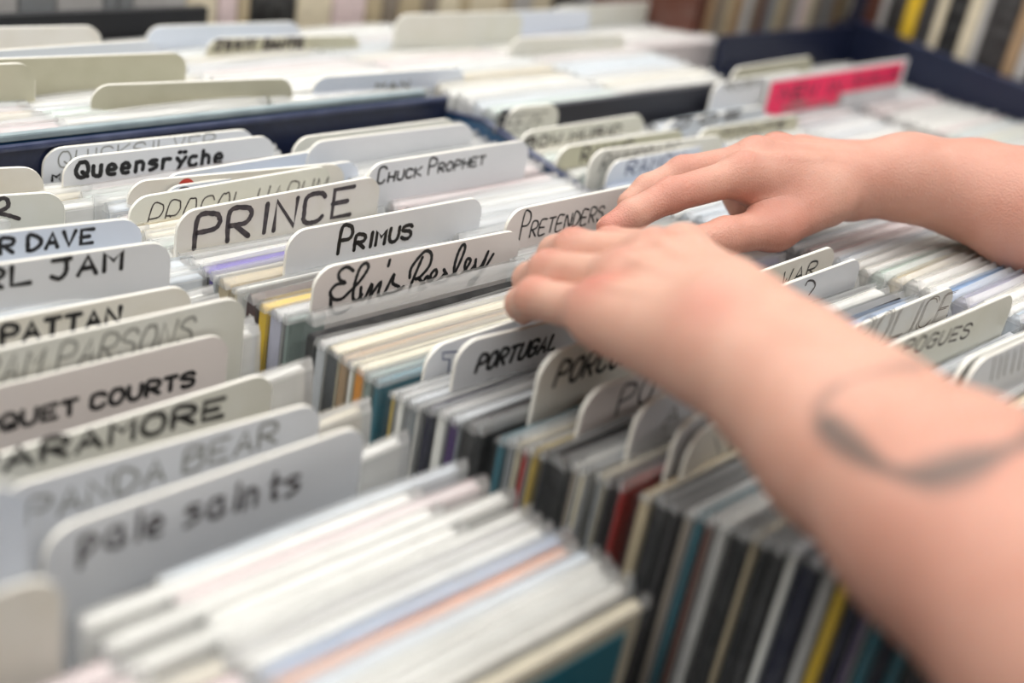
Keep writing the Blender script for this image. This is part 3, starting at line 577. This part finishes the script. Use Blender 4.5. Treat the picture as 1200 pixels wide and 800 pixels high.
def add_case(x, y, z, t, col, label, group, yaw=0.0, tilt=0.0, film=None, bag=True, spine=None):
    if STUFF['on']:
        STUFF['items'].append((x, y, z, t, col, yaw)); return None
    o = link('compact_disc_case', case_mesh_col(t, col))
    o.location = (x, y, z); o.rotation_euler = (tilt, 0, yaw)
    tag(o, label, 'case', group)
    if spine:
        s = box('spine', -0.0003, 0, -t + 0.0005, -0.0005, 0.001, CASE_H - 0.001, hue(spine), o)
    if bag: link('plastic_sleeve', bag_mesh(t, rnd.randrange(6), film or FILM), o)
    return o
STUFF = {'on': False, 'items': []}
def near_div(col, y):
    """label of the nearest divider standing behind y, and its depth"""
    c = sorted([d for d in DIV_Y.get(col, []) if d[0] > y], key=lambda d: d[0])
    return c[0] if c else None
def blocked(x0, x1, y, t):
    for a, b, yy in SPAN:
        if a < x1 - 0.01 and b > x0 + 0.01 and y - t - 0.0018 < yy < y + 0.001: return yy
    return None
COUNT = {}
def case_label(colkey, colname, y, hue_name):
    d = near_div(colkey, y)
    cn = CN.get(hue_name, hue_name)
    if d:
        short = d[1]
        k = (colkey, short); COUNT[k] = COUNT.get(k, -1) + 1
        n = ORD[min(COUNT[k], len(ORD) - 1)]
        lab = f'{cn} disc case, {n} in front of the {short}'
        wl = lab.split()
        return ' '.join(wl[:16])
    k = (colkey, colname); COUNT[k] = COUNT.get(k, -1) + 1
    return f'{cn} disc case, {ORD[min(COUNT[k], len(ORD) - 1)]} from the back of {colname}'
def fill(colkey, colname, xl, y0, y1, top, palette, tmin, tmax, film, group, gap=0.0012, yawj=0.006, spine_pal=None, tilt=0.0):
    y = y0
    while y > y1:
        t = round(rnd.uniform(tmin, tmax) * 500) / 500
        x = (xl(y) if callable(xl) else xl) + rnd.uniform(-0.003, 0.003)
        b = blocked(x, x + 0.142, y, t)
        if b is not None: y = b - 0.0012; SPAN_used = True
        z = pw(y - t, [(a, c - CASE_H - 0.001) for a, c in top]) + 0.0006
        if abs(top[0][1] - top[1][1]) > .001: z += 0.0012
        c = palette(y) if callable(palette) else rnd.choice(palette)
        add_case(x, y, z, t, c, case_label(colkey, colname, y, c), group, yaw=rnd.uniform(-yawj, yawj), film=film,
                 spine=rnd.choice(spine_pal) if spine_pal else None, tilt=tilt)
        y -= t + gap + (0.0016 if b is not None else 0)

# middle column, front part: sequence of spines read off the photograph, back to front
xlB = lambda y: float(np.interp(y, [.12, .15, .36, .45, .62], [.386, .382, .360, .358, .341]))
for i, (y, gap, c) in enumerate(B_CASES):
    parts = max(1, int(round(gap / 0.0095)))
    for k in range(parts):
        yy = y - gap / parts * k; t = max(0.0024, min(0.0104, gap / parts - 0.0013))
        if 0.4375 < yy < 0.4475: continue
        x = xlB(yy); b = blocked(x, x + 0.142, yy, t)
        if b is not None:
            if yy - b > t * 0.5 and yy - b - 0.002 > 0.002: t = yy - b - 0.002
            elif b - (yy - t) > 0.003: yy = b - 0.001; t = max(0.0022, t - (y - yy))
            else: continue
        z = pw(yy - t, floor_of(B_TOP)) + 0.0018 - 0.002 * (0.5 + 0.5 * math.sin(i * 2.3)) * 0.5
        cc = c if k == 0 else rnd.choice(['white', 'smoke', 'cream'])
        body = cc if cc in ('black', 'navy', 'charcoal', 'teal', 'yellow', 'violet', 'tan', 'beige', 'maroon') else rnd.choice(['white', 'smoke', 'cream', 'silver', cc])
        if cc == 'violet': spine = 'black'
        else: spine = cc
        t = round(t * 2500) / 2500
        o = add_case(x, yy, z, t, body, case_label('B', 'the middle column', yy, cc), 'disc cases in the middle column', yaw=rnd.uniform(-.004, .004), film=FILM, spine=spine)
        if abs(y - 0.435) < .001 and k == 0:
            for ch in o.children:
                if ch.name.startswith('plastic_sleeve'): ch.scale.z = 1.075
        if c == 'maroon':
            vs, fs = [], []
            for q in range(14):
                zz = CASE_H - 0.012 - q * 0.0042; a = len(vs)
                vs += [(-0.0005, -t * .62, zz), (-0.0005, -t * .38, zz), (-0.0005, -t * .38, zz + 0.0028), (-0.0005, -t * .62, zz + 0.0028)]; fs.append((a, a+1, a+2, a+3))
            me = bpy.data.meshes.new('spine_print'); me.from_pydata(vs, [], fs); link('spine_print', me, o, mat('spine_white', '#d8d4cc', 0.5))
PALE = ['white', 'white', 'white', 'smoke', 'cream', 'ice', 'silver', 'rose', 'mint']
MIX = ['white', 'smoke', 'cream', 'ice', 'silver', 'charcoal', 'beige', 'black', 'blue']
fill('B', 'the middle column', lambda y: 0.343, 0.654, 0.55, B_TOP, PALE, 0.004, 0.010, FILM_MILKY, 'disc cases in the middle column')
fill('A', 'the left column', lambda y: 0.203, 0.652, 0.62, FLAT, PALE, 0.004, 0.010, FILM_MILKY, 'disc cases in the left column')
fill('A', 'the left column', lambda y: 0.203, 0.586, 0.53, FLAT, PALE, 0.004, 0.010, FILM_MILKY, 'disc cases in the left column')
for y, c, dx, dz in [(0.522, 'white', 0, 0), (0.516, 'ice', .003, 0), (0.4965, 'white', .002, -.004), (0.490, 'black', 0, -.003), (0.4625, 'white', .004, -.006), (0.4555, 'white', -.001, -.002),
     (0.4150, 'white', .004, .001), (0.3725, 'cream', .004, -.002), (0.3425, 'white', .001, -.003)]:
    low = 0.33 < y < 0.505
    oc = add_case(0.205 + dx * .5, y, -0.1609 if low else -0.1499, 0.0052, c, case_label('A', 'the left column', y, c), 'disc cases in the left column', film=FILM_MILKY, yaw=rnd.uniform(-.006, .006))
    if low: oc.rotation_euler[1] = -0.075
# left column, front part
_n = [0]
def xlA(y):
    _n[0] += 1
    return 0.169 if (_n[0] % 2 == 0 and y > 0.268) else 0.203
def palA(y):
    if 0.296 < y < 0.300: return 'rose'
    if 0.249 < y < 0.256: return 'blue'
    if 0.243 < y <= 0.249: return 'salmon'
    return rnd.choice(['white', 'white', 'white', 'ice', 'white', 'silver', 'white', 'white'])
fill('A', 'the left column', xlA, 0.3115, 0.2155, FLAT, palA, 0.0042, 0.0062, FILM_MILKY, 'disc cases in the left column', gap=0.0009)
last = add_case(0.202, 0.2085, -0.1499, 0.0052, 'cream', 'cream-bordered disc case with a teal cover, foremost of the left column', 'disc cases in the left column', film=FILM)
box('cover_picture', 0.008, 0.134, -0.0058, -0.0052, 0.008, 0.117, mat('cover_teal', '#2c6f80', 0.35, 0.5, 0.9, 14, 0, '#1d3a30'), last)
fill('Z', 'the column at the left edge', lambda y: 0.026 if y > 0.266 else 0.055, 0.284, 0.17, FLAT, PALE, 0.006, 0.010, FILM_MILKY, 'disc cases in the column at the left edge', gap=0.002)
# third column
fill('C', 'the third column', 0.508, 0.650, 0.33, C_TOP, PALE + ['violet', 'silver'], 0.004, 0.010, FILM_MILKY, 'disc cases in the third column')
fill('C', 'the third column', 0.508, 0.32, 0.06, C_TOP, MIX, 0.004, 0.009, FILM, 'disc cases in the third column', spine_pal=['black', 'charcoal', 'taupe'])
# bin behind the far hand
for k, (xl, y0, tp, nm) in enumerate([(0.668, 0.606, D_TOP, 'the column right of the navy side wall'), (0.823, 0.606, D_TOP, 'the second column right of the navy side wall'),
      (0.995, 0.690, E_TOP, 'the column under the pink header card'), (1.165, 0.706, E_TOP, 'the column along the tall dark wall')]):
    fill('D' if k < 2 else 'DE%d' % k, nm, xl, y0, 0.16, tp, PALE if k else PALE + ['blue', 'ice', 'lilac'], 0.008, 0.0104, FILM_MILKY, 'disc cases in ' + nm, gap=0.0012)
# rear bin
STUFF['on'] = True
k = 0
for xl, y0, y1 in [(0.215, 0.915, 0.688), (0.364, 0.915, 0.688), (0.513, 0.915, 0.69), (0.664, 0.915, 0.63), (0.812, 0.915, 0.63), (0.957, 0.915, 0.75)]:
    nm = ['the far left column', 'the rear column above Queensryche', 'the rear column by the bin corner', 'the rear column in the middle', 'the rear column left of the dark wall', 'the rear column at the dark wall end'][k]
    fill('R%d' % k, nm + ' of the rear bin', xl, y0, y1, R_TOP, PALE, 0.0095, 0.0104, FILM_MILKY, 'disc cases in the rear bin', gap=0.0008)
    k += 1
def build_stuff(name, label, cat):
    vs, fs, mi, slots = [], [], [], []
    def slot(m_):
        if m_.name not in slots: slots.append(m_.name)
        return slots.index(m_.name)
    for x, y, z, t, col, yaw in STUFF['items']:
        Mx = Matrix.Translation((x, y, z)) @ Matrix.Rotation(yaw, 4, 'Z')
        for me, off in ((case_mesh_col(t, col), None), (bag_mesh(t, rnd.randrange(6), FILM_MILKY), None)):
            b0 = len(vs); vs += [tuple(Mx @ v.co) for v in me.vertices]
            ids = [slot(m_) for m_ in me.materials]
            for p in me.polygons: fs.append(tuple(b0 + q for q in p.vertices)); mi.append(ids[p.material_index])
    me = bpy.data.meshes.new(name); me.from_pydata(vs, [], fs)
    for sname in slots: me.materials.append(bpy.data.materials[sname])
    me.polygons.foreach_set('material_index', mi)
    tag(link(name, me), label, cat, None, 'stuff')
    STUFF['items'] = []; STUFF['on'] = False
build_stuff('compact_disc_cases', 'blurred mass of bagged pale disc cases filling the rear bins', 'cases')
x = 0.30; i = 0
while x < 1.06:
    t = rnd.choice([.012, .02, .03, .04, .05])
    c = rnd.choice(['grey', 'silver', 'taupe', 'grey']) if x < .60 else rnd.choice(['beige', 'cream', 'beige', 'black', 'silver', 'taupe', 'tan', 'charcoal', 'rose'])
    o = box('box_set', x, x + t, 0.955, 1.07, -0.12, 0.012 if x < .6 else 0.04, hue(c), None, 0.001)
    tag(o, f'{CN.get(c, c)} box set at the far edge of the view, {ORD[i]} from the left', 'box set', 'box sets at the far edge')
    x += t + 0.0012; i += 1
# box sets on the raised shelf at upper right
y = 0.742; i = 0
for c, t in [('navy', .018), ('brown', .016), ('silver', .008), ('charcoal', .020), ('yellow', .016), ('charcoal', .018), ('cream', .010), ('black', .022), ('cream', .014), ('silver', .008), ('charcoal', .03), ('tan', .014), ('silver', .012), ('black', .02), ('teal', .014), ('cream', .012), ('charcoal', .03), ('red', .014), ('silver', .02), ('black', .03), ('white', .02), ('navy', .03), ('tan', .02)]:
    if y - t < 0.26: break
    o = box('box_set', 1.345, 1.485, y - t, y, -0.002, 0.19, hue(c), None, 0.001)
    tag(o, f'{CN.get(c, c)} box set spine standing on the right shelf, {ORD[i]} from the wall corner', 'box set', 'box sets on the right shelf')
    y -= t + 0.001; i += 1
x = 1.098; i = 0
for c, t in [('brown', .018), ('tan', .014), ('taupe', .016), ('beige', .012), ('tan', .018), ('silver', .016), ('taupe', .014), ('brown', .012), ('grey', .02), ('beige', .014), ('taupe', .018), ('silver', .012), ('rose', .014), ('cream', .014), ('taupe', .018), ('grey', .02), ('tan', .018), ('beige', .02)]:
    o = box('box_set', x, x + t, 0.775, 0.915, -0.02, 0.16, hue(c), None, 0.001)
    tag(o, f'{CN.get(c, c)} box set spine behind the dark back wall, {ORD[i]} from the left', 'box set', 'box sets behind the back wall')
    x += t + 0.001; i += 1

# ------------------------------------------------------------------ arms and hands
def cones_mesh(cones):
    bm = bmesh.new()
    for a, b, ra, rb in cones:
        a = Vector(a); b = Vector(b); n = max(2, int((b - a).length / (min(ra, rb) * 0.35)) + 1)
        for i in range(n + 1):
            t = i / n
            bmesh.ops.create_icosphere(bm, subdivisions=2, radius=ra + (rb - ra) * t, matrix=Matrix.Translation(a.lerp(b, t)))
    me = bpy.data.meshes.new('tmp'); bm.to_mesh(me); bm.free(); return me
def sd_cone(P, a, b, ra, rb):
    a = np.array(a); b = np.array(b); ab = b - a
    t = np.clip(((P - a) @ ab) / (ab @ ab), 0, 1)
    return np.linalg.norm(P - a - t[:, None] * ab, axis=1) - (ra + (rb - ra) * t)
def smin(a, b, k):
    h = np.maximum(k - np.abs(a - b), 0) / k
    return np.minimum(a, b) - h * h * k * 0.25
RIDGES = []; WRINKLES = []
def arm_sdf(P, groups, dents):
    """groups: list of (k_join_to_body, [cones], k_inside)"""
    D = None
    for kj, cones, ki in groups:
        d = None
        for c in cones:
            e = sd_cone(P, *c)
            d = e if d is None else smin(d, e, ki)
        D = d if D is None else smin(D, d, kj)
    for c, r, amt in dents:
        q = np.linalg.norm(P - np.array(c), axis=1)
        D = D + amt * np.exp(-(q / r) ** 2)
    for a, b, w, amt in RIDGES:
        ab = b - a; t = np.clip(((P - a) @ ab) / (ab @ ab), 0, 1)
        q = np.linalg.norm(P - a - t[:, None] * ab, axis=1)
        D = D - amt * np.exp(-(q / w) ** 2) * np.sin(np.pi * np.clip(t * .9 + .05, 0, 1))
    for c, ax, wid, wl, amt in WRINKLES:
        r_ = P - c; s_ = r_ @ ax
        D = D + amt * np.cos(s_ * 6.2832 / wl) * np.exp(-(s_ / wid) ** 2 - (np.linalg.norm(r_, axis=1) / (wid * 2.2)) ** 4)
    return D
def build_arm(name, J, sizes, side, parent, reds, lift):
    V = lambda k: np.array(J[k])
    mid = lambda a, b, t: tuple(V(a) * (1 - t) + V(b) * t)
    W = V('W')
    palm = []
    for k, rw, rm in (('M2', .0135, .0125), ('M3', .0145, .0125), ('M4', .014, .0118), ('M5', .0135, .0108)):
        off = (V(k) - V('M3')) * 0.35
        palm.append((tuple(W + off), J[k], rw * sizes, rm * sizes))
    # flesh between the metacarpals, towards the palm side (down)
    dn = np.array([0, 0, -0.006])
    for k in ('M2', 'M4', 'M5'):
        palm.append((tuple(W + (V(k) - V('M3')) * 0.3 + dn), tuple(V(k) * .85 + W * .15 + dn), .013 * sizes, .0105 * sizes))
    palm.append((J['TM0'], J['TM'], .0155 * sizes, .0125 * sizes))
    across = V('M5') - V('M2'); across /= np.linalg.norm(across)
    def pair(p, q, o1, o2, r1, r2):
        p = V(p); q = V(q)
        return [(tuple(p + across * o1), tuple(q + across * o2), r1, r2), (tuple(p - across * o1), tuple(q - across * o2), r1, r2)]
    fore = pair('W', 'F1', .0085, .0075, .0205 * lift[0], .0225 * lift[1]) + pair('F1', 'F2', .0075, .009, .0225 * lift[1], .0265 * lift[2]) \
         + pair('F2', 'F3', .009, .009, .0265 * lift[2], .0315 * lift[3]) + pair('F3', 'EL', .009, .006, .0315 * lift[3], .036 * lift[3]) + pair('EL', 'SH', .006, .006, .036 * lift[3], .045)
    groups = [(0.02, fore + palm, 0.014)]
    fr = {'2': (.0108, .0096, .0086, .0072), '3': (.0110, .0098, .0087, .0073), '4': (.0105, .0094, .0082, .0070), '5': (.0098, .0090, .0078, .0066)}
    for n in '2345':
        r = [q * sizes for q in fr[n]]
        groups.append((0.007, [(tuple(V('M' + n) * .8 + W * .2), J['M' + n], r[0], r[0]), (J['M' + n], J['P' + n], r[0], r[1]), (J['P' + n], J['D' + n], r[1] * .97, r[2]), (J['D' + n], J['T' + n], r[2], r[3])], 0.004))
    groups.append((0.010, [(J['TM'], J['TI'], .0118 * sizes, .0105 * sizes), (J['TI'], J['TT'], .0108 * sizes, .0086 * sizes)], 0.004))
    # knuckle bumps (dorsal side is up)
    dents = []
    for n, a in (('2', -.0012), ('3', -.0016), ('4', -.0012), ('5', -.0012)):
        dents.append((V('M' + n) + np.array([0, 0, .010]), .008, a))
        dents.append((V('P' + n) + np.array([0, 0, .006]), .0065, -.0007))
    for a, b in (('M2', 'M3'), ('M3', 'M4'), ('M4', 'M5')):
        c = (V(a) + V(b)) / 2; c = c * .9 + W * .1
        dents.append((c + np.array([0, 0, .011]), .008, .0016))
    RIDGES.clear(); WRINKLES.clear()
    back = np.cross(V('M3') - W, across); back /= np.linalg.norm(back)
    if back[2] < 0: back = -back
    for q_ in '2345':
        RIDGES.append((V('M' + q_) + back * .0125 * sizes, W + (V('M' + q_) - V('M3')) * .3 + back * .0165 * sizes, .0032, .0020))
    for q_ in '2345':
        ax = V('P' + q_) - V('M' + q_); ax /= np.linalg.norm(ax)
        WRINKLES.append((V('P' + q_) + np.array([0, 0, .006]), ax, .0055, .0031, .00022))
        ax = V('D' + q_) - V('P' + q_); ax /= np.linalg.norm(ax)
        WRINKLES.append((V('D' + q_) + np.array([0, 0, .005]), ax, .0035, .0025, .00018))
    ax = V('TI') - V('TM'); ax /= np.linalg.norm(ax)
    WRINKLES.append((V('TI'), ax, .007, .0035, .0002))
    all_c = [c for g in groups for c in g[1]]
    tmp = bpy.data.objects.new('tmp', cones_mesh(all_c)); COL.objects.link(tmp)
    md = tmp.modifiers.new('r', 'REMESH'); md.mode = 'VOXEL'; md.voxel_size = 0.0013
    dg = bpy.context.evaluated_depsgraph_get()
    me = bpy.data.meshes.new_from_object(tmp.evaluated_get(dg))
    bpy.data.objects.remove(tmp)
    n = len(me.vertices); P = np.empty(n * 3); me.vertices.foreach_get('co', P); P = P.reshape(-1, 3)
    e = 0.0004
    for it in range(5):
        D = arm_sdf(P, groups, dents)
        g = np.stack([arm_sdf(P + np.array(d), groups, dents) - D for d in ((e, 0, 0), (0, e, 0), (0, 0, e))], 1)
        g /= np.linalg.norm(g, axis=1)[:, None] + 1e-9
        P = P - g * np.clip(D, -.004, .004)[:, None]
    me.vertices.foreach_set('co', P.ravel())
    red = np.zeros(n); tat = np.zeros(n)
    for c, r, a in reds:
        red = np.maximum(red, a * np.exp(-(np.linalg.norm(P - np.array(c), axis=1) / r) ** 2))
    if side == 'near':
        dvec = np.array(TATDIR)
        rel = P - (P @ dvec)[:, None] * dvec
        front = (g @ dvec) < 0.1
        for li, (line, hw) in enumerate(zip(TATTOO, (0.0017, 0.0044))):
            L = np.array(smooth_line([tuple(q) for q in line], n=6)); L = L - (L @ dvec)[:, None] * dvec
            for i in range(len(L) - 1):
                ab = L[i+1] - L[i]; t = np.clip((rel - L[i]) @ ab / (ab @ ab + 1e-12), 0, 1)
                dd = np.linalg.norm(rel - L[i] - t[:, None] * ab, axis=1)
                w_ = hw * (0.75 + 0.35 * math.sin(i * 0.35 + 0.4))
                tat = np.maximum(tat, np.clip(1.5 - dd / w_ , 0, 1) * (0.45 if li == 0 else 0.85) * front)
    mole = np.zeros(n)
    for c in MOLES: mole = np.maximum(mole, np.exp(-(np.linalg.norm(P - np.array(c), axis=1) / .004) ** 4))
    at = me.attributes.new('flush', 'FLOAT', 'POINT'); at.data.foreach_set('value', red)
    at = me.attributes.new('tattoo', 'FLOAT', 'POINT'); at.data.foreach_set('value', tat)
    me.polygons.foreach_set('use_smooth', [True] * len(me.polygons))
    me.materials.clear()
    o = link(name, me, parent, SKIN)
    # nails: dorsal side of each fingertip
    for nn, (d_, t_) in {'2': ('D2', 'T2'), '3': ('D3', 'T3'), '4': ('D4', 'T4'), '5': ('D5', 'T5'), '1': ('TI', 'TT')}.items():
        ax = V(t_) - V(d_); ax /= np.linalg.norm(ax)
        prev = V('P' + nn) - V(d_) if nn != '1' else V('TM') - V('TI')
        up = np.array([0, 0, 1.0]) if nn == '1' else np.cross(across, ax)
        if nn != '1' and up @ (V('M' + nn) + np.array([0, 0, .03]) - V('T' + nn)) < 0: up = -up
        up = up - ax * (up @ ax); up /= np.linalg.norm(up); sd = np.cross(ax, up)
        c = V(t_) + up * (.0046 if nn != '1' else .0058) * sizes - ax * .0005
        bm = bmesh.new(); bmesh.ops.create_uvsphere(bm, u_segments=14, v_segments=8, radius=1)
        M3 = Matrix(((ax[0], sd[0], up[0]), (ax[1], sd[1], up[1]), (ax[2], sd[2], up[2]))).to_4x4(); M3.translation = Vector(c)
        for v in bm.verts: v.co = M3 @ Vector((v.co.x * .0062, v.co.y * .0052, v.co.z * .0022))
        mm = bpy.data.meshes.new('fingernail'); bm.to_mesh(mm); bm.free()
        mm.polygons.foreach_set('use_smooth', [True] * len(mm.polygons))
        link('fingernail', mm, o, mat('nail', '#cf9c88', 0.3, 0.5))
    return o
SKIN = bpy.data.materials.new('skin'); SKIN.use_nodes = True
nt = SKIN.node_tree; b = nt.nodes['Principled BSDF']
b.inputs['Roughness'].default_value = 0.5; b.inputs['Specular IOR Level'].default_value = 0.35
b.inputs['Subsurface Weight'].default_value = 0.25
b.inputs['Subsurface Radius'].default_value = (1.0, 0.35, 0.2); b.inputs['Subsurface Scale'].default_value = 0.006
tc = nt.nodes.new('ShaderNodeTexCoord')
n1 = nt.nodes.new('ShaderNodeTexNoise'); n1.inputs['Scale'].default_value = 45; n1.inputs['Detail'].default_value = 4
nt.links.new(tc.outputs['Object'], n1.inputs['Vector'])
ramp = nt.nodes.new('ShaderNodeMapRange'); ramp.inputs['From Min'].default_value = .4; ramp.inputs['From Max'].default_value = .72; ramp.inputs['To Max'].default_value = .5
nt.links.new(n1.outputs['Fac'], ramp.inputs['Value'])
mx = nt.nodes.new('ShaderNodeMixRGB'); mx.inputs[1].default_value = rgb('#cca08d'); mx.inputs[2].default_value = rgb('#bf8a76')
nt.links.new(ramp.outputs[0], mx.inputs[0])
fa = nt.nodes.new('ShaderNodeAttribute'); fa.attribute_name = 'flush'
mx2 = nt.nodes.new('ShaderNodeMixRGB'); mx2.inputs[2].default_value = rgb('#ac5548')
nt.links.new(fa.outputs['Fac'], mx2.inputs[0]); nt.links.new(mx.outputs[0], mx2.inputs[1])
ta = nt.nodes.new('ShaderNodeAttribute'); ta.attribute_name = 'tattoo'
mx3 = nt.nodes.new('ShaderNodeMixRGB'); mx3.inputs[2].default_value = rgb('#5f5853')
nt.links.new(ta.outputs['Fac'], mx3.inputs[0]); nt.links.new(mx2.outputs[0], mx3.inputs[1])
nt.links.new(mx3.outputs[0], b.inputs['Base Color'])
vor = nt.nodes.new('ShaderNodeTexVoronoi'); vor.inputs['Scale'].default_value = 900
nt.links.new(tc.outputs['Object'], vor.inputs['Vector'])
n2 = nt.nodes.new('ShaderNodeTexNoise'); n2.inputs['Scale'].default_value = 220; n2.inputs['Detail'].default_value = 4
nt.links.new(tc.outputs['Object'], n2.inputs['Vector'])
ad = nt.nodes.new('ShaderNodeMath'); ad.operation = 'ADD'
nt.links.new(vor.outputs['Distance'], ad.inputs[0]); nt.links.new(n2.outputs['Fac'], ad.inputs[1])
bp = nt.nodes.new('ShaderNodeBump'); bp.inputs['Strength'].default_value = 0.38; bp.inputs['Distance'].default_value = 0.0008
nt.links.new(ad.outputs[0], bp.inputs['Height']); nt.links.new(bp.outputs[0], b.inputs['Normal'])

person = empty('person', (0.8, -0.1, ROOM_Z))
tag(person, 'bare-armed person with a tattooed near forearm, both hands flipping through the dividers', 'person')
person.location = (0, 0, 0)
def V3(J, k, dz=0): return tuple(np.array(J[k]) + np.array([0, 0, dz]))
redsL = [(V3(LH, 'P' + n, .006), .010, .55) for n in '2345'] + [(V3(LH, 'M5', .010), .013, .75), (V3(LH, 'M4', .012), .010, .45), (V3(LH, 'M3', .012), .010, .3), (V3(LH, 'T5'), .012, .4),
  (tuple(np.array(LH['W']) * 1.0 + np.array([-.02, .0, .012])), .014, .45), (tuple((np.array(LH['EL']) + np.array(LH['F3'])) / 2), .075, .32)]
redsR = [(V3(RH, 'P' + n, .004), .012, .5) for n in '2345'] + [(V3(RH, 'M' + n, .008), .014, .45) for n in '2345'] + [(V3(RH, 'T2'), .016, .65), (V3(RH, 'TI'), .03, .35), (V3(RH, 'TM'), .04, .45), (V3(RH, 'W'), .05, .28), (V3(RH, 'F1'), .05, .28), (V3(RH, 'F2'), .06, .36), (V3(RH, 'F3'), .06, .42), (V3(RH, 'EL'), .15, .42), (V3(RH, 'M3'), .05, .3), (V3(RH, 'P2'), .03, .4)]
nearA = build_arm('arm', LH, 1.0, 'near', person, redsL, (1.0, 1.0, 1.0, 1.0))
nearA['label'] = 'left forearm with a grey curved tattoo'
farA = build_arm('arm', RH, 1.0, 'far', person, redsR, (0.95, 0.96, 0.99, 1.03))
farA['label'] = 'right forearm and hand reaching behind'
